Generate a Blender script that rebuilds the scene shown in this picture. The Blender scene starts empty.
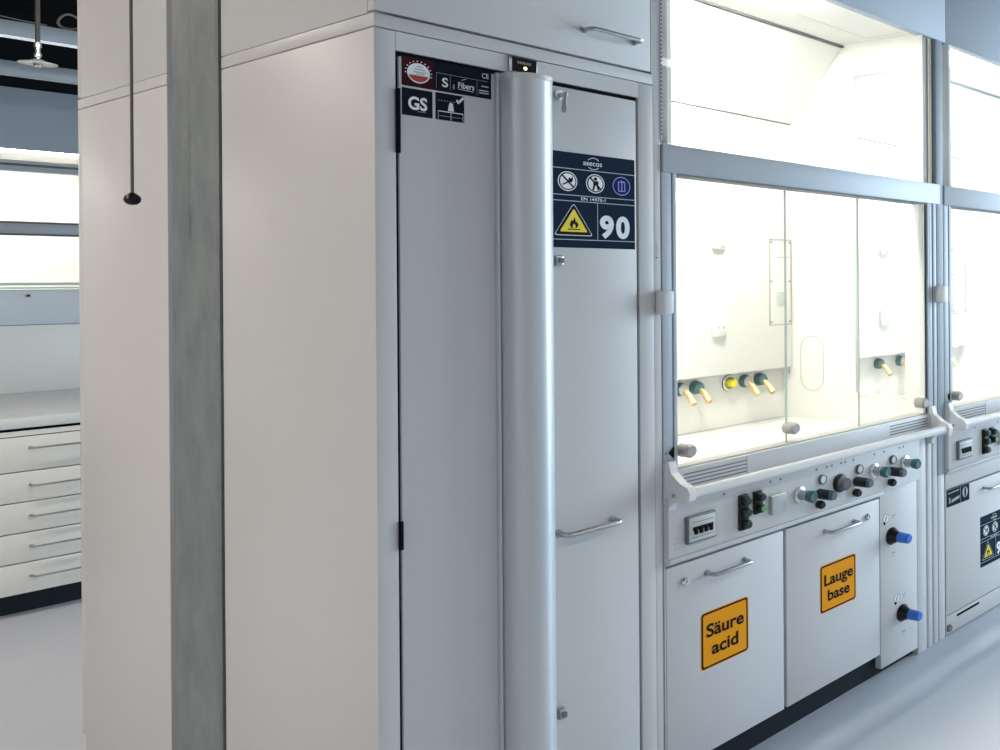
import bpy, bmesh, math, random
from mathutils import Vector, Matrix
random.seed(7)
sc = bpy.context.scene
COL = sc.collection

# ------------------------------------------------------------------ materials
def new_mat(name):
    m = bpy.data.materials.new(name); m.use_nodes = True
    nt = m.node_tree
    return m, nt, nt.nodes['Principled BSDF']

def mat(name, col, rough=0.5, metal=0.0, spec=0.5, var=0.0, vscale=6.0, bump=0.0, bscale=300.0, coat=0.0):
    m, nt, p = new_mat(name)
    p.inputs['Base Color'].default_value = (*col, 1)
    p.inputs['Roughness'].default_value = rough
    p.inputs['Metallic'].default_value = metal
    p.inputs['Specular IOR Level'].default_value = spec
    p.inputs['Coat Weight'].default_value = coat
    tc = nt.nodes.new('ShaderNodeTexCoord')
    if var:
        n = nt.nodes.new('ShaderNodeTexNoise'); n.inputs['Scale'].default_value = vscale; n.inputs['Detail'].default_value = 5
        nt.links.new(tc.outputs['Object'], n.inputs['Vector'])
        r = nt.nodes.new('ShaderNodeValToRGB')
        r.color_ramp.elements[0].position = 0.3; r.color_ramp.elements[1].position = 0.7
        r.color_ramp.elements[0].color = (*[c * (1 - var) for c in col], 1)
        r.color_ramp.elements[1].color = (*[min(1, c * (1 + var)) for c in col], 1)
        nt.links.new(n.outputs['Fac'], r.inputs['Fac']); nt.links.new(r.outputs['Color'], p.inputs['Base Color'])
    if bump:
        n2 = nt.nodes.new('ShaderNodeTexNoise'); n2.inputs['Scale'].default_value = bscale; n2.inputs['Detail'].default_value = 3
        nt.links.new(tc.outputs['Object'], n2.inputs['Vector'])
        b = nt.nodes.new('ShaderNodeBump'); b.inputs['Strength'].default_value = bump; b.inputs['Distance'].default_value = 0.002
        nt.links.new(n2.outputs['Fac'], b.inputs['Height']); nt.links.new(b.outputs['Normal'], p.inputs['Normal'])
    return m

def emit(name, col, s):
    m, nt, p = new_mat(name)
    p.inputs['Base Color'].default_value = (*col, 1)
    p.inputs['Emission Color'].default_value = (*col, 1); p.inputs['Emission Strength'].default_value = s
    return m

def glass(name, tint=(1, 1, 1), refl=0.07, rough=0.02):
    m = bpy.data.materials.new(name); m.use_nodes = True
    nt = m.node_tree; nt.nodes.clear()
    o = nt.nodes.new('ShaderNodeOutputMaterial'); mx = nt.nodes.new('ShaderNodeMixShader')
    t = nt.nodes.new('ShaderNodeBsdfTransparent'); g = nt.nodes.new('ShaderNodeBsdfGlossy')
    t.inputs['Color'].default_value = (*tint, 1); g.inputs['Roughness'].default_value = rough
    mx.inputs['Fac'].default_value = refl
    nt.links.new(t.outputs[0], mx.inputs[1]); nt.links.new(g.outputs[0], mx.inputs[2]); nt.links.new(mx.outputs[0], o.inputs['Surface'])
    return m

M = {}
M['cab'] = mat('cabinet_paint', (0.62, 0.625, 0.62), 0.42, var=0.012, vscale=2.0, bump=0.02, bscale=700)
M['cabside'] = M['cab']
M['hoodpaint'] = mat('hood_paint', (0.63, 0.64, 0.645), 0.4, bump=0.02, bscale=700)
M['alu'] = mat('anodised_aluminium', (0.47, 0.52, 0.56), 0.45, 0.15)
M['brushed'] = mat('satin_profile', (0.60, 0.65, 0.68), 0.40, 0.4)
M['chrome'] = mat('polished_steel', (0.62, 0.64, 0.65), 0.25, 1.0)
M['steel'] = mat('brushed_steel', (0.46, 0.47, 0.48), 0.28, 1.0)
M['seam'] = mat('dark_seal', (0.008, 0.009, 0.011), 0.8, spec=0.05)
M['black'] = mat('black_plastic', (0.010, 0.010, 0.012), 0.32, spec=0.3)
M['navy'] = mat('navy_sticker', (0.008, 0.020, 0.042), 0.5, spec=0.06)
M['navy2'] = mat('dark_sticker', (0.007, 0.011, 0.020), 0.5, spec=0.06)
M['white'] = mat('white_print', (0.82, 0.84, 0.86), 0.5)
M['greyprint'] = mat('grey_print', (0.33, 0.37, 0.42), 0.5)
M['lineprint'] = mat('pale_line_print', (0.45, 0.52, 0.58), 0.5)
M['blueprint'] = mat('blue_print', (0.010, 0.016, 0.12), 0.5, spec=0.1)
M['bluerim'] = mat('pale_blue_print', (0.35, 0.40, 0.75), 0.5)
M['redprint'] = mat('red_print', (0.42, 0.035, 0.02), 0.5)
M['darkred'] = mat('dark_red_print', (0.045, 0.008, 0.011), 0.5, spec=0.06)
M['yellow'] = mat('yellow_print', (0.85, 0.68, 0.03), 0.5)
M['orange'] = mat('orange_sticker', (0.86, 0.345, 0.010), 0.5, spec=0.12)
M['ink'] = mat('black_print', (0.012, 0.009, 0.008), 0.5, spec=0.1)
M['teal'] = mat('teal_plastic', (0.035, 0.13, 0.135), 0.35)
M['bluecap'] = mat('blue_plastic', (0.03, 0.17, 0.64), 0.35)
M['greycap'] = mat('grey_plastic', (0.11, 0.12, 0.135), 0.4)
M['lightplate'] = mat('pale_plate', (0.52, 0.56, 0.55), 0.4)
M['whiteplastic'] = mat('white_plastic', (0.78, 0.78, 0.76), 0.35)
M['greenlit'] = emit('lit_green_button', (0.06, 0.35, 0.10), 0.12)
M['amberlit'] = emit('lit_amber_dot', (1.0, 0.9, 0.35), 2.0)
M['darkgreen'] = mat('dark_green_plastic', (0.012, 0.035, 0.02), 0.3)
M['brass'] = mat('brass', (0.86, 0.66, 0.32), 0.35, 0.6)
M['knobyellow'] = mat('yellow_plastic', (0.75, 0.66, 0.02), 0.35)
M['ceramic'] = mat('hood_liner', (0.80, 0.80, 0.765), 0.8, spec=0.2)
M['worktop'] = mat('hood_worktop', (0.82, 0.82, 0.79), 0.35)
M['benchtop'] = mat('bench_worktop', (0.60, 0.64, 0.64), 0.3)
M['bench'] = mat('bench_paint', (0.64, 0.66, 0.63), 0.42)
M['plinth'] = mat('dark_plinth', (0.012, 0.018, 0.024), 0.5, spec=0.2)
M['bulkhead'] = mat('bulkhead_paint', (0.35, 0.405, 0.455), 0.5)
M['bulkheadfar'] = mat('pale_bulkhead_paint', (0.47, 0.55, 0.62), 0.5)  # bulkhead paint lightened to stand in for stronger light on the far row
M['glass'] = glass('clear_glass', (1.0, 1.0, 0.995), 0.02)
M['glassedge'] = mat('glass_edge', (0.42, 0.50, 0.46), 0.2)
M['frosted'] = mat('satin_grip', (0.42, 0.41, 0.38), 0.35, 0.1)
M['seal'] = mat('grey_gasket', (0.16, 0.17, 0.18), 0.6)
M['hoodlamp'] = emit('hood_light_diffuser', (1.0, 0.965, 0.87), 118.0)
M['hoodlampfar'] = emit('far_hood_light_diffuser', (1.0, 0.975, 0.92), 34.0)
M['lampfront'] = emit('aisle_luminaire_diffuser', (1.0, 0.93, 0.88), 13.0)
M['lampside'] = emit('side_aisle_luminaire_diffuser', (1.0, 0.885, 0.80), 62.0)
M['lampdim'] = emit('dim_luminaire_lip', (0.9, 0.95, 1.0), 0.42)
M['lamp'] = emit('luminaire_diffuser', (1.0, 0.885, 0.785), 29.0)
M['lampcool'] = emit('cool_luminaire_diffuser', (0.90, 0.95, 1.0), 3.0)
M['darkceil'] = mat('black_ceiling_void', (0.004, 0.006, 0.009), 0.9)
M['cable'] = mat('grey_cable', (0.10, 0.10, 0.09), 0.6)
M['wall'] = mat('wall_paint', (0.62, 0.62, 0.60), 0.8, var=0.01)

def concrete():
    m, nt, p = new_mat('grey_concrete')
    p.inputs['Roughness'].default_value = 0.6
    tc = nt.nodes.new('ShaderNodeTexCoord'); mp = nt.nodes.new('ShaderNodeMapping')
    mp.inputs['Scale'].default_value = (1, 1, 0.6)
    nt.links.new(tc.outputs['Object'], mp.inputs['Vector'])
    n = nt.nodes.new('ShaderNodeTexNoise'); n.inputs['Scale'].default_value = 9; n.inputs['Detail'].default_value = 9; n.inputs['Roughness'].default_value = 0.68
    nt.links.new(mp.outputs[0], n.inputs['Vector'])
    r = nt.nodes.new('ShaderNodeValToRGB'); e = r.color_ramp.elements
    e[0].position = 0.30; e[0].color = (0.140, 0.165, 0.170, 1)
    e[1].position = 0.72; e[1].color = (0.250, 0.278, 0.280, 1)
    nt.links.new(n.outputs['Fac'], r.inputs['Fac'])
    v = nt.nodes.new('ShaderNodeTexVoronoi'); v.inputs['Scale'].default_value = 46
    nt.links.new(tc.outputs['Object'], v.inputs['Vector'])
    r2 = nt.nodes.new('ShaderNodeValToRGB'); r2.color_ramp.elements[0].position = 0.02; r2.color_ramp.elements[1].position = 0.10
    r2.color_ramp.elements[0].color = (0.72, 0.72, 0.72, 1)
    nt.links.new(v.outputs['Distance'], r2.inputs['Fac'])
    mx = nt.nodes.new('ShaderNodeMix'); mx.data_type = 'RGBA'; mx.blend_type = 'MULTIPLY'; mx.inputs['Factor'].default_value = 0.6
    nt.links.new(r.outputs['Color'], mx.inputs['A']); nt.links.new(r2.outputs['Color'], mx.inputs['B'])
    nt.links.new(mx.outputs['Result'], p.inputs['Base Color'])
    b = nt.nodes.new('ShaderNodeBump'); b.inputs['Strength'].default_value = 0.35; b.inputs['Distance'].default_value = 0.004
    nt.links.new(n.outputs['Fac'], b.inputs['Height']); nt.links.new(b.outputs['Normal'], p.inputs['Normal'])
    return m
M['concrete'] = concrete()

def floor_mat():
    m, nt, p = new_mat('epoxy_floor')
    tc = nt.nodes.new('ShaderNodeTexCoord')
    n = nt.nodes.new('ShaderNodeTexNoise'); n.inputs['Scale'].default_value = 1.3; n.inputs['Detail'].default_value = 6
    nt.links.new(tc.outputs['Object'], n.inputs['Vector'])
    r = nt.nodes.new('ShaderNodeValToRGB'); e = r.color_ramp.elements
    e[0].position = 0.3; e[0].color = (0.45, 0.49, 0.55, 1); e[1].position = 0.75; e[1].color = (0.50, 0.535, 0.59, 1)
    nt.links.new(n.outputs['Fac'], r.inputs['Fac']); nt.links.new(r.outputs['Color'], p.inputs['Base Color'])
    p.inputs['Roughness'].default_value = 0.38
    b = nt.nodes.new('ShaderNodeBump'); b.inputs['Strength'].default_value = 0.06; b.inputs['Distance'].default_value = 0.01
    n2 = nt.nodes.new('ShaderNodeTexNoise'); n2.inputs['Scale'].default_value = 5
    nt.links.new(tc.outputs['Object'], n2.inputs['Vector']); nt.links.new(n2.outputs['Fac'], b.inputs['Height']); nt.links.new(b.outputs['Normal'], p.inputs['Normal'])
    return m
M['floor'] = floor_mat()

# ------------------------------------------------------------------ mesh builder
# Plan units: the layout below was drawn on a plan whose X unit is 0.665 m and whose Y unit is 1.246 m (Z is in metres).
# Positions are converted to metres here, once; radii, bevels and lettering are metres throughout, so round things are round.
AX, BY_ = 0.665132, 1.246022
def world(p): return (p[0] * AX, p[1] * BY_, p[2])
class MB:
    def __init__(s, metric=False):
        s.bm = bmesh.new(); s.mats = []; s.A, s.B = (1, 1) if metric else (AX, BY_)
    def w(s, p): return Vector((p[0] * s.A, p[1] * s.B, p[2]))
    def mi(s, m):
        m = M[m] if isinstance(m, str) else m
        if m not in s.mats: s.mats.append(m)
        return s.mats.index(m)
    def _faces(s, faces, m):
        i = s.mi(m)
        for f in faces:
            if f.is_valid: f.material_index = i
    def box(s, x0, x1, y0, y1, z0, z1, m, bev=0.0, seg=2):
        v = [s.bm.verts.new(s.w((x, y, z))) for x in (x0, x1) for y in (y0, y1) for z in (z0, z1)]
        q = [(0, 1, 3, 2), (4, 6, 7, 5), (0, 4, 5, 1), (2, 3, 7, 6), (0, 2, 6, 4), (1, 5, 7, 3)]
        fs = [s.bm.faces.new([v[i] for i in f]) for f in q]
        s._faces(fs, m)
        if bev > 0:
            es = list({e for f in fs for e in f.edges})
            r = bmesh.ops.bevel(s.bm, geom=es, offset=bev, segments=seg, affect='EDGES', profile=0.5)
            s._faces(r['faces'], m)
        return s
    def prism(s, pts, vec, m):
        vec = s.w(vec); a = [s.bm.verts.new(s.w(p)) for p in pts]; b = [s.bm.verts.new(s.w(p) + vec) for p in pts]
        n = len(a); fs = [s.bm.faces.new(a), s.bm.faces.new(b[::-1])]
        for i in range(n):
            j = (i + 1) % n
            fs.append(s.bm.faces.new([a[j], a[i], b[i], b[j]]))
        s._faces(fs, m); return s
    def lathe(s, prof, origin, axis, m, seg=24, mats=None, raw=False):
        # prof: list of (radius, height); mats: optional material per band
        ax = Vector(axis).normalized(); o = Vector(origin) if raw else s.w(origin)
        hk = 1 if raw else (s.B if abs(ax.y) > 0.9 else 1)
        u = ax.orthogonal().normalized(); w = ax.cross(u)
        rings = []
        for r, h in prof:
            c = o + ax * h * hk
            if r < 1e-6: rings.append([s.bm.verts.new(c)])
            else: rings.append([s.bm.verts.new(c + (u * math.cos(2 * math.pi * k / seg) + w * math.sin(2 * math.pi * k / seg)) * r) for k in range(seg)])
        for i in range(len(rings) - 1):
            A, B = rings[i], rings[i + 1]; mm = mats[i] if mats else m; fs = []
            for k in range(seg):
                l = (k + 1) % seg
                if len(A) == 1 and len(B) == 1: continue
                if len(A) == 1: fs.append(s.bm.faces.new([A[0], B[l], B[k]]))
                elif len(B) == 1: fs.append(s.bm.faces.new([A[k], A[l], B[0]]))
                else: fs.append(s.bm.faces.new([A[k], A[l], B[l], B[k]]))
            s._faces(fs, mm)
        return s
    def cyl(s, p0, p1, r, m, r1=None, seg=24, bev=0.0):
        p0 = s.w(p0); p1 = s.w(p1); h = (p1 - p0).length; r1 = r if r1 is None else r1
        if bev: prof = [(0, 0), (r - bev, 0), (r, bev), (r1, h - bev), (r1 - bev, h), (0, h)]
        else: prof = [(0, 0), (r, 0), (r1, h), (0, h)]
        return s.lathe(prof, p0, p1 - p0, m, seg, raw=True)
    def tube(s, pts, r, m, seg=12, closed=False):
        pts = [s.w(p) for p in pts]; n = len(pts); rings = []
        ref = None
        for i, p in enumerate(pts):
            if closed: t = (pts[(i + 1) % n] - pts[i - 1]).normalized()
            else: t = (pts[min(i + 1, n - 1)] - pts[max(i - 1, 0)]).normalized()
            if ref is None: ref = t.orthogonal().normalized()
            u = (ref - t * ref.dot(t)).normalized(); ref = u; w = t.cross(u)
            rings.append([s.bm.verts.new(p + (u * math.cos(2 * math.pi * k / seg) + w * math.sin(2 * math.pi * k / seg)) * r) for k in range(seg)])
        fs = []
        for i in range(n if closed else n - 1):
            A, B = rings[i], rings[(i + 1) % n]
            for k in range(seg):
                l = (k + 1) % seg; fs.append(s.bm.faces.new([A[k], A[l], B[l], B[k]]))
        if not closed: fs += [s.bm.faces.new(rings[0][::-1]), s.bm.faces.new(rings[-1])]
        s._faces(fs, m); return s
    # flat printing on a front that faces -Y; layer raises it in steps of 0.4 mm
    def flat(s, pts, y, m, layer=1, th=0.0004):
        y1 = y - layer * th
        return s.prism([(x, y1, z) for x, z in pts], (0, th * 0.9, 0), m)
    def rect(s, x0, x1, z0, z1, y, m, layer=1): return s.flat([(x0, z0), (x1, z0), (x1, z1), (x0, z1)], y, m, layer)
    def rrect(s, x0, x1, z0, z1, r, y, m, layer=1):
        p = []
        for cx, cz, a0 in ((x1 - r / s.A, z1 - r, 0), (x0 + r / s.A, z1 - r, 90), (x0 + r / s.A, z0 + r, 180), (x1 - r / s.A, z0 + r, 270)):
            for k in range(7):
                a = math.radians(a0 + 15 * k); p.append((cx + r / s.A * math.cos(a), cz + r * math.sin(a)))
        return s.flat(p, y, m, layer)
    def disc(s, cx, cz, r, y, m, layer=1, a0=0, a1=360, n=36, rz=None):
        if rz is None: rz = r; r = r / s.A
        k = n if a1 - a0 >= 360 else n + 1
        p = [(cx + r * math.cos(math.radians(a0 + (a1 - a0) * i / n)), cz + rz * math.sin(math.radians(a0 + (a1 - a0) * i / n))) for i in range(k)]
        return s.flat(p, y, m, layer)
    def line(s, x0, z0, x1, z1, w, y, m, layer=1):
        d = Vector((x1 - x0, z1 - z0)).normalized(); n = Vector((-d.y, d.x)) * w / 2
        return s.flat([(x0 + n.x, z0 + n.y), (x0 - n.x, z0 - n.y), (x1 - n.x, z1 - n.y), (x1 + n.x, z1 + n.y)], y, m, layer)
    def text(s, body, x, z, y, size, m, layer=2, bold=0.0, align='LEFT', width=None, sx=1.0):
        cu = bpy.data.curves.new('t', 'FONT'); cu.body = body; cu.size = size; cu.offset = bold * size; cu.align_x = align
        cu.resolution_u = 6
        ob = bpy.data.objects.new('t', cu); COL.objects.link(ob)
        dg = bpy.context.evaluated_depsgraph_get(); me = bpy.data.meshes.new_from_object(ob.evaluated_get(dg))
        xs = [v.co.x for v in me.vertices]
        if width and xs: sx = width * s.A / (max(xs) - min(xs))
        vs = [s.bm.verts.new((x * s.A + v.co.x * sx, (y - layer * 0.0004) * s.B, z + v.co.y)) for v in me.vertices]
        i = s.mi(m)
        for p in me.polygons:
            try:
                f = s.bm.faces.new([vs[k] for k in p.vertices]); f.material_index = i
            except ValueError: pass
        bpy.data.objects.remove(ob); bpy.data.curves.remove(cu); bpy.data.meshes.remove(me)
        return s
    def build(s, name, parent=None, base=None, fixn=True, sharp=25):
        if fixn: bmesh.ops.recalc_face_normals(s.bm, faces=s.bm.faces[:])
        b = Vector(base) if base is not None else (Vector(parent['base']) if parent is not None else Vector((0, 0, 0)))
        bmesh.ops.translate(s.bm, vec=-b, verts=s.bm.verts[:])
        me = bpy.data.meshes.new(name); s.bm.to_mesh(me); s.bm.free()
        for m in s.mats: me.materials.append(m)
        for p in me.polygons: p.use_smooth = True
        me.set_sharp_from_angle(angle=math.radians(sharp))
        o = bpy.data.objects.new(name, me); COL.objects.link(o)
        if parent is not None: o.parent = parent
        else: o.location = b
        o['base'] = tuple(b)
        return o

def tag(o, label=None, cat=None, group=None, kind=None):
    if label: o['label'] = label
    if cat: o['category'] = cat
    if group: o['group'] = group
    if kind: o['kind'] = kind
    return o

def thing(name, base, label, cat, group=None):
    o = bpy.data.objects.new(name, None); COL.objects.link(o); o.empty_display_size = 0.1
    o.location = world(base); o['base'] = world(base)
    return tag(o, label, cat, group)

def bow_handle(x0, x1, z, y, off, r=0.006, m='steel'):
    b = MB(); c = 0.018
    pts = [(x0, y + 0.001, z), (x0, y - off * 0.55, z)]
    for k in range(1, 5):
        a = math.radians(90 * k / 5); pts.append((x0 + c * (1 - math.cos(a)), y - off * 0.55 - (off * 0.45) * math.sin(a), z))
    pts.append((x0 + c, y - off, z)); pts.append((x1 - c, y - off, z))
    for k in range(1, 5):
        a = math.radians(90 * k / 5); pts.append((x1 - c + c * math.sin(a), y - off + (off * 0.45) * (1 - math.cos(a)), z))
    pts += [(x1, y - off * 0.55, z), (x1, y + 0.001, z)]
    b.tube(pts, r, m, 12)
    for x in (x0, x1): b.cyl((x, y + 0.001, z), (x, y - 0.004, z), r * 1.5, m)
    return b

# ------------------------------------------------------------------ setting
tag(MB().box(-7, 9, -6, 7.6, -0.1, 0, 'floor').build('floor'), kind='structure')
tag(MB().box(-7, 9, -6, 7.6, 3.75, 3.85, 'darkceil').build('ceiling'), kind='structure')
tag(MB().box(-7, 9, 7.4, 7.6, 0, 3.75, 'darkceil').build('wall_back'), kind='structure')
tag(MB().box(-7, -6.8, -6, 7.4, 0, 3.75, 'wall').build('wall_left'), kind='structure')

# concrete column standing between the two rows of cabinets, its corner arrises chamfered
b = MB(); x0, x1, y0, y1, c = -0.007, 0.28, 0.618, 0.850, 0.006
sec = [(x0 + c, y0), (x1 - c, y0), (x1, y0 + c), (x1, y1 - c), (x1 - c, y1), (x0 + c, y1), (x0, y1 - c), (x0, y0 + c)]
b.prism([(x, y, 0) for x, y in sec], (0, 0, 3.75), 'concrete')
col = b.build('concrete_column', base=world((0.12, 0.75, 0)))
tag(col, 'bare grey concrete column standing between the white cabinet sides', 'column', kind='structure')

# ------------------------------------------------------------------ tall safety cabinet
SW, SD, SH = 0.962, 0.606, 1.976
cab = thing('safety_cabinet', (0.48, 0.3, 0), 'tall pale grey two-leaf safety cabinet with warning stickers and a rounded centre profile', 'cabinet')
b = MB()
b.box(0, 0.058, 0, SD, 0, SH, 'cab', 0.002)
b.box(0.897, SW, 0, SD, 0, SH, 'cab', 0.002)
b.box(0.058, 0.897, 0, SD, 1.936, SH, 'cab', 0.0)
b.box(0.058, 0.897, 0, SD, 0, 0.075, 'cab', 0.0)
b.box(0.058, 0.897, SD - 0.02, SD, 0.075, 1.936, 'cab')
b.box(0.058, 0.897, 0.008, 0.03, 0.075, 1.936, 'seam')
b.build('body', cab)
dl = MB().box(0.067, 0.371, 0.0, 0.0075, 0.083, 1.925, 'cab', 0.0015).build('door', cab)
dr = MB().box(0.525, 0.886, 0.0, 0.0075, 0.083, 1.925, 'cab', 0.0015).build('door', cab)
# rounded centre profile
pts = [(0.352, 0.0), (0.352, -0.006), (0.358, -0.010)]
for k in range(0, 33):
    a = math.pi * (1 - k / 32); pts.append((0.442 + 0.080 * math.cos(a), -0.006 - 0.060 * math.sin(a)))
pts += [(0.526, -0.010), (0.530, -0.006), (0.530, 0.0)]
b = MB().prism([(x, y, 0.083) for x, y in pts], (0, 0, 1.838), 'brushed')
b.prism([(x, y - 0.0015, 1.915) for x, y in pts], (0, 0, 0.012), 'cab')
pf = b.build('centre_profile', cab, sharp=40)
tag(pf, 'satin rounded vertical profile between the door leaves')
for z0, z1 in ((1.719, 1.855), (0.877, 0.936), (0.30, 0.40)):
    MB().cyl((0.0615, -0.003, z0), (0.0615, -0.003, z1), 0.0042, 'seam', seg=14).build('hinge', cab)
# status plate in the top rail
b = MB().box(0.398, 0.495, -0.004, 0.0, 1.938, 1.976, 'steel', 0.001)
b.rect(0.408, 0.492, 1.940, 1.974, -0.004, 'ink', 1)
b.disc(0.453, 1.951, 0.0042, -0.004, 'amberlit', 2)
b.text('asecos', 0.449, 1.960, -0.004, 0.012, 'greyprint', 2, 0.01, 'CENTER')
tag(b.build('status_plate', cab), 'small black plate with an amber dot')
# handle, lock, latches (right leaf)
bow_handle(0.562, 0.775, 0.824, 0.0, 0.034, 0.0065, 'steel').build('handle', dr, base=cab['base'])
b = MB().cyl((0.575, 0.001, 1.902), (0.575, -0.008, 1.902), 0.013, 'chrome').box(0.5735, 0.5765, -0.03, -0.008, 1.896, 1.908, 'steel', 0.0008)
b.box(0.574, 0.576, -0.026, -0.012, 1.862, 1.897, 'steel', 0.0005).cyl((0.5735, -0.019, 1.868), (0.5765, -0.019, 1.868), 0.010, 'steel')
tag(b.build('lock', dr, base=cab['base']), 'chrome lock with its key in')
for z in (1.495, 0.385):
    MB().box(0.548, 0.574, -0.016, 0.0, z - 0.013, z + 0.013, 'steel', 0.003).box(0.552, 0.570, -0.022, -0.015, z - 0.006, z + 0.006, 'seal', 0.002).build('latch', dr, base=cab['base'])

def warning_sign(X0, X1, Z0, Z1, y):
    """navy warning label: maker's logo, three round pictograms, standard number, flame triangle and 90 (built in metres)"""
    X0 *= AX; X1 *= AX
    w = X1 - X0; h = Z1 - Z0; k = h / 0.238; U = lambda u: X0 + u * w; V = lambda v: Z0 + v * h
    b = MB(True).rect(X0, X1, Z0, Z1, y, 'navy', 1)
    b.text('asecos', U(0.49), V(0.882), y, 0.0190 * k, 'white', 3, 0.004, 'CENTER', width=None, sx=1.0)
    for a0, a1 in ((35, 146), (220, 321)):
        b.tube([(U(0.50) + 0.017 * k * math.cos(math.radians(t)), y - 0.0012, V(0.905) + 0.0145 * k * math.sin(math.radians(t))) for t in range(a0, a1, 10)], 0.0009 * k, 'white', 6)
    for v in (0.828, 0.551, 0.490, 0.085): b.rect(X0, X1, V(v) - 0.0009, V(v) + 0.0009, y, 'lineprint', 2)
    b.rect(U(0.545) - 0.0007, U(0.545) + 0.0007, V(0.085), V(0.490), y, 'lineprint', 2)
    R = 0.0245 * k; q = R / 0.037
    for u in (0.205, 0.52, 0.835):
        cx, cz = U(u), V(0.694)
        if u < 0.7:
            b.disc(cx, cz, R, y, 'white', 2); b.disc(cx, cz, R * 0.90, y, 'ink', 3); b.disc(cx, cz, R * 0.78, y, 'white', 4)
        else:
            b.disc(cx, cz, R, y, 'bluerim', 2); b.disc(cx, cz, R * 0.92, y, 'blueprint', 3)
    def fl(cx, cz, pts, m, l): b.flat([(cx + px * q, cz + pz * q) for px, pz in pts], y, m, l)
    def ln(cx, cz, xa, za, xb, zb, wd, m, l): b.line(cx + xa * q, cz + za * q, cx + xb * q, cz + zb * q, wd * q, y, m, l)
    cx, cz = U(0.205), V(0.694)     # match with a flame, struck through
    ln(cx, cz, -0.020, -0.014, 0.010, 0.002, 0.005, 'ink', 5)
    fl(cx, cz, [(0.002, -0.002), (0.014, -0.004), (0.020, 0.006), (0.018, 0.020), (0.012, 0.010), (0.006, 0.016), (0.002, 0.006)], 'ink', 5)
    ln(cx, cz, -0.022, 0.022, 0.022, -0.022, 0.006, 'ink', 6)
    cx = U(0.52)                    # figure, struck through
    b.disc(cx, cz + 0.018 * q, 0.0065 * q, y, 'ink', 5)
    fl(cx, cz, [(-0.010, 0.010), (0.012, 0.010), (0.011, -0.006), (-0.008, -0.006)], 'ink', 5)
    ln(cx, cz, -0.004, -0.004, -0.010, -0.026, 0.007, 'ink', 5); ln(cx, cz, 0.006, -0.004, 0.012, -0.024, 0.007, 'ink', 5)
    ln(cx, cz, -0.022, 0.022, 0.022, -0.022, 0.006, 'ink', 6)
    cx = U(0.835)                   # closed door
    for xa, za, xb, zb in ((-0.013, -0.020, -0.013, 0.016), (0.013, -0.020, 0.013, 0.016), (-0.014, -0.020, 0.014, -0.020), (-0.014, 0.016, 0.014, 0.016), (-0.004, 0.021, 0.014, 0.016), (0.001, -0.018, 0.001, 0.014)):
        ln(cx, cz, xa, za, xb, zb, 0.003, 'bluerim', 4)
    b.text('EN 14470-1', U(0.50), V(0.505), y, 0.0120 * k, 'white', 3, 0.006, 'CENTER', width=0.064 * k)
    def tri(cx, z0, wd, ht, rr, m, layer):
        P = [Vector((cx - wd / 2, z0)), Vector((cx + wd / 2, z0)), Vector((cx, z0 + ht))]; out = []
        for i in range(3):
            a, o, c2 = P[i - 1], P[i], P[(i + 1) % 3]
            e1 = (a - o).normalized(); e2 = (c2 - o).normalized()
            for t in range(5):
                s_ = t / 4; p1 = o + e1 * rr; p2 = o + e2 * rr
                out.append(tuple((1 - s_) ** 2 * p1 + 2 * s_ * (1 - s_) * o + s_ * s_ * p2))
        return b.flat(out, y, m, layer)
    tx = U(0.270); tri(tx, V(0.127), 0.100 * k, 0.082 * k, 0.009 * k, 'white', 2); tri(tx, V(0.127) + 0.0018 * k, 0.095 * k, 0.0775 * k, 0.008 * k, 'ink', 3); tri(tx, V(0.127) + 0.0095 * k, 0.071 * k, 0.058 * k, 0.004 * k, 'yellow', 4)
    fz = V(0.127) + 0.017 * k; q = 0.66 * k
    fl(tx, fz, [(-0.011, 0.004), (0.011, 0.004), (0.017, 0.014), (0.012, 0.030), (0.008, 0.022), (0.003, 0.044), (-0.005, 0.028), (-0.009, 0.034), (-0.016, 0.016)], 'ink', 5)
    fl(tx, fz, [(-0.006, 0.005), (0.006, 0.005), (0.004, 0.015), (0.0, 0.020), (-0.004, 0.014)], 'yellow', 6)
    ln(tx, fz, -0.023, -0.002, 0.024, -0.002, 0.004, 'ink', 5)
    b.text('9', U(0.572), V(0.128), y, 0.075 * k, 'white', 3, 0.045, 'LEFT', width=0.038 * k); b.text('0', U(0.768), V(0.128), y, 0.075 * k, 'white', 3, 0.045, 'LEFT', width=0.038 * k)
    return b

tag(warning_sign(0.537, 0.8785, 1.528, 1.766, 0.0).build('warning_label', dr, base=cab['base'], fixn=False), 'navy warning label with flame triangle and a large 90')

# certification stickers on the left leaf
b = MB().rect(0.074, 0.342, 1.8645, 1.9275, 0, 'navy2', 1)
cx, cz = 0.121, 1.896
b.rect(0.0745, 0.164, 1.865, 1.927, 0, 'darkred', 2)
for k in range(20):
    a = math.radians(18 * k + 5)
    if math.sin(a) > -0.35: b.disc(cx + 0.037 * math.cos(a), cz + 0.0245 * math.sin(a), 0.0013, 0, 'white', 3, n=8)
b.disc(cx, cz - 0.001, 0.0325, 0, 'white', 3, rz=0.0215)
b.disc(cx, cz - 0.0015, 0.0290, 0, 'redprint', 4, 195, 345, rz=0.0185)
for k, wd in ((0.012, 0.018), (0.006, 0.030), (0.0, 0.036), (-0.004, 0.024)): b.rect(cx - wd / 2 + 0.003, cx + wd / 2 + 0.003, cz + k, cz + k + 0.0018, 0, 'greyprint', 5)
b.rect(0.172, 0.330, 1.9035, 1.9043, 0, 'greyprint', 2); b.rect(0.2135, 0.2143, 1.869, 1.903, 0, 'greyprint', 2); b.rect(0.296, 0.2968, 1.869, 1.903, 0, 'greyprint', 2); b.rect(0.172, 0.1728, 1.869, 1.903, 0, 'greyprint', 2)
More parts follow.
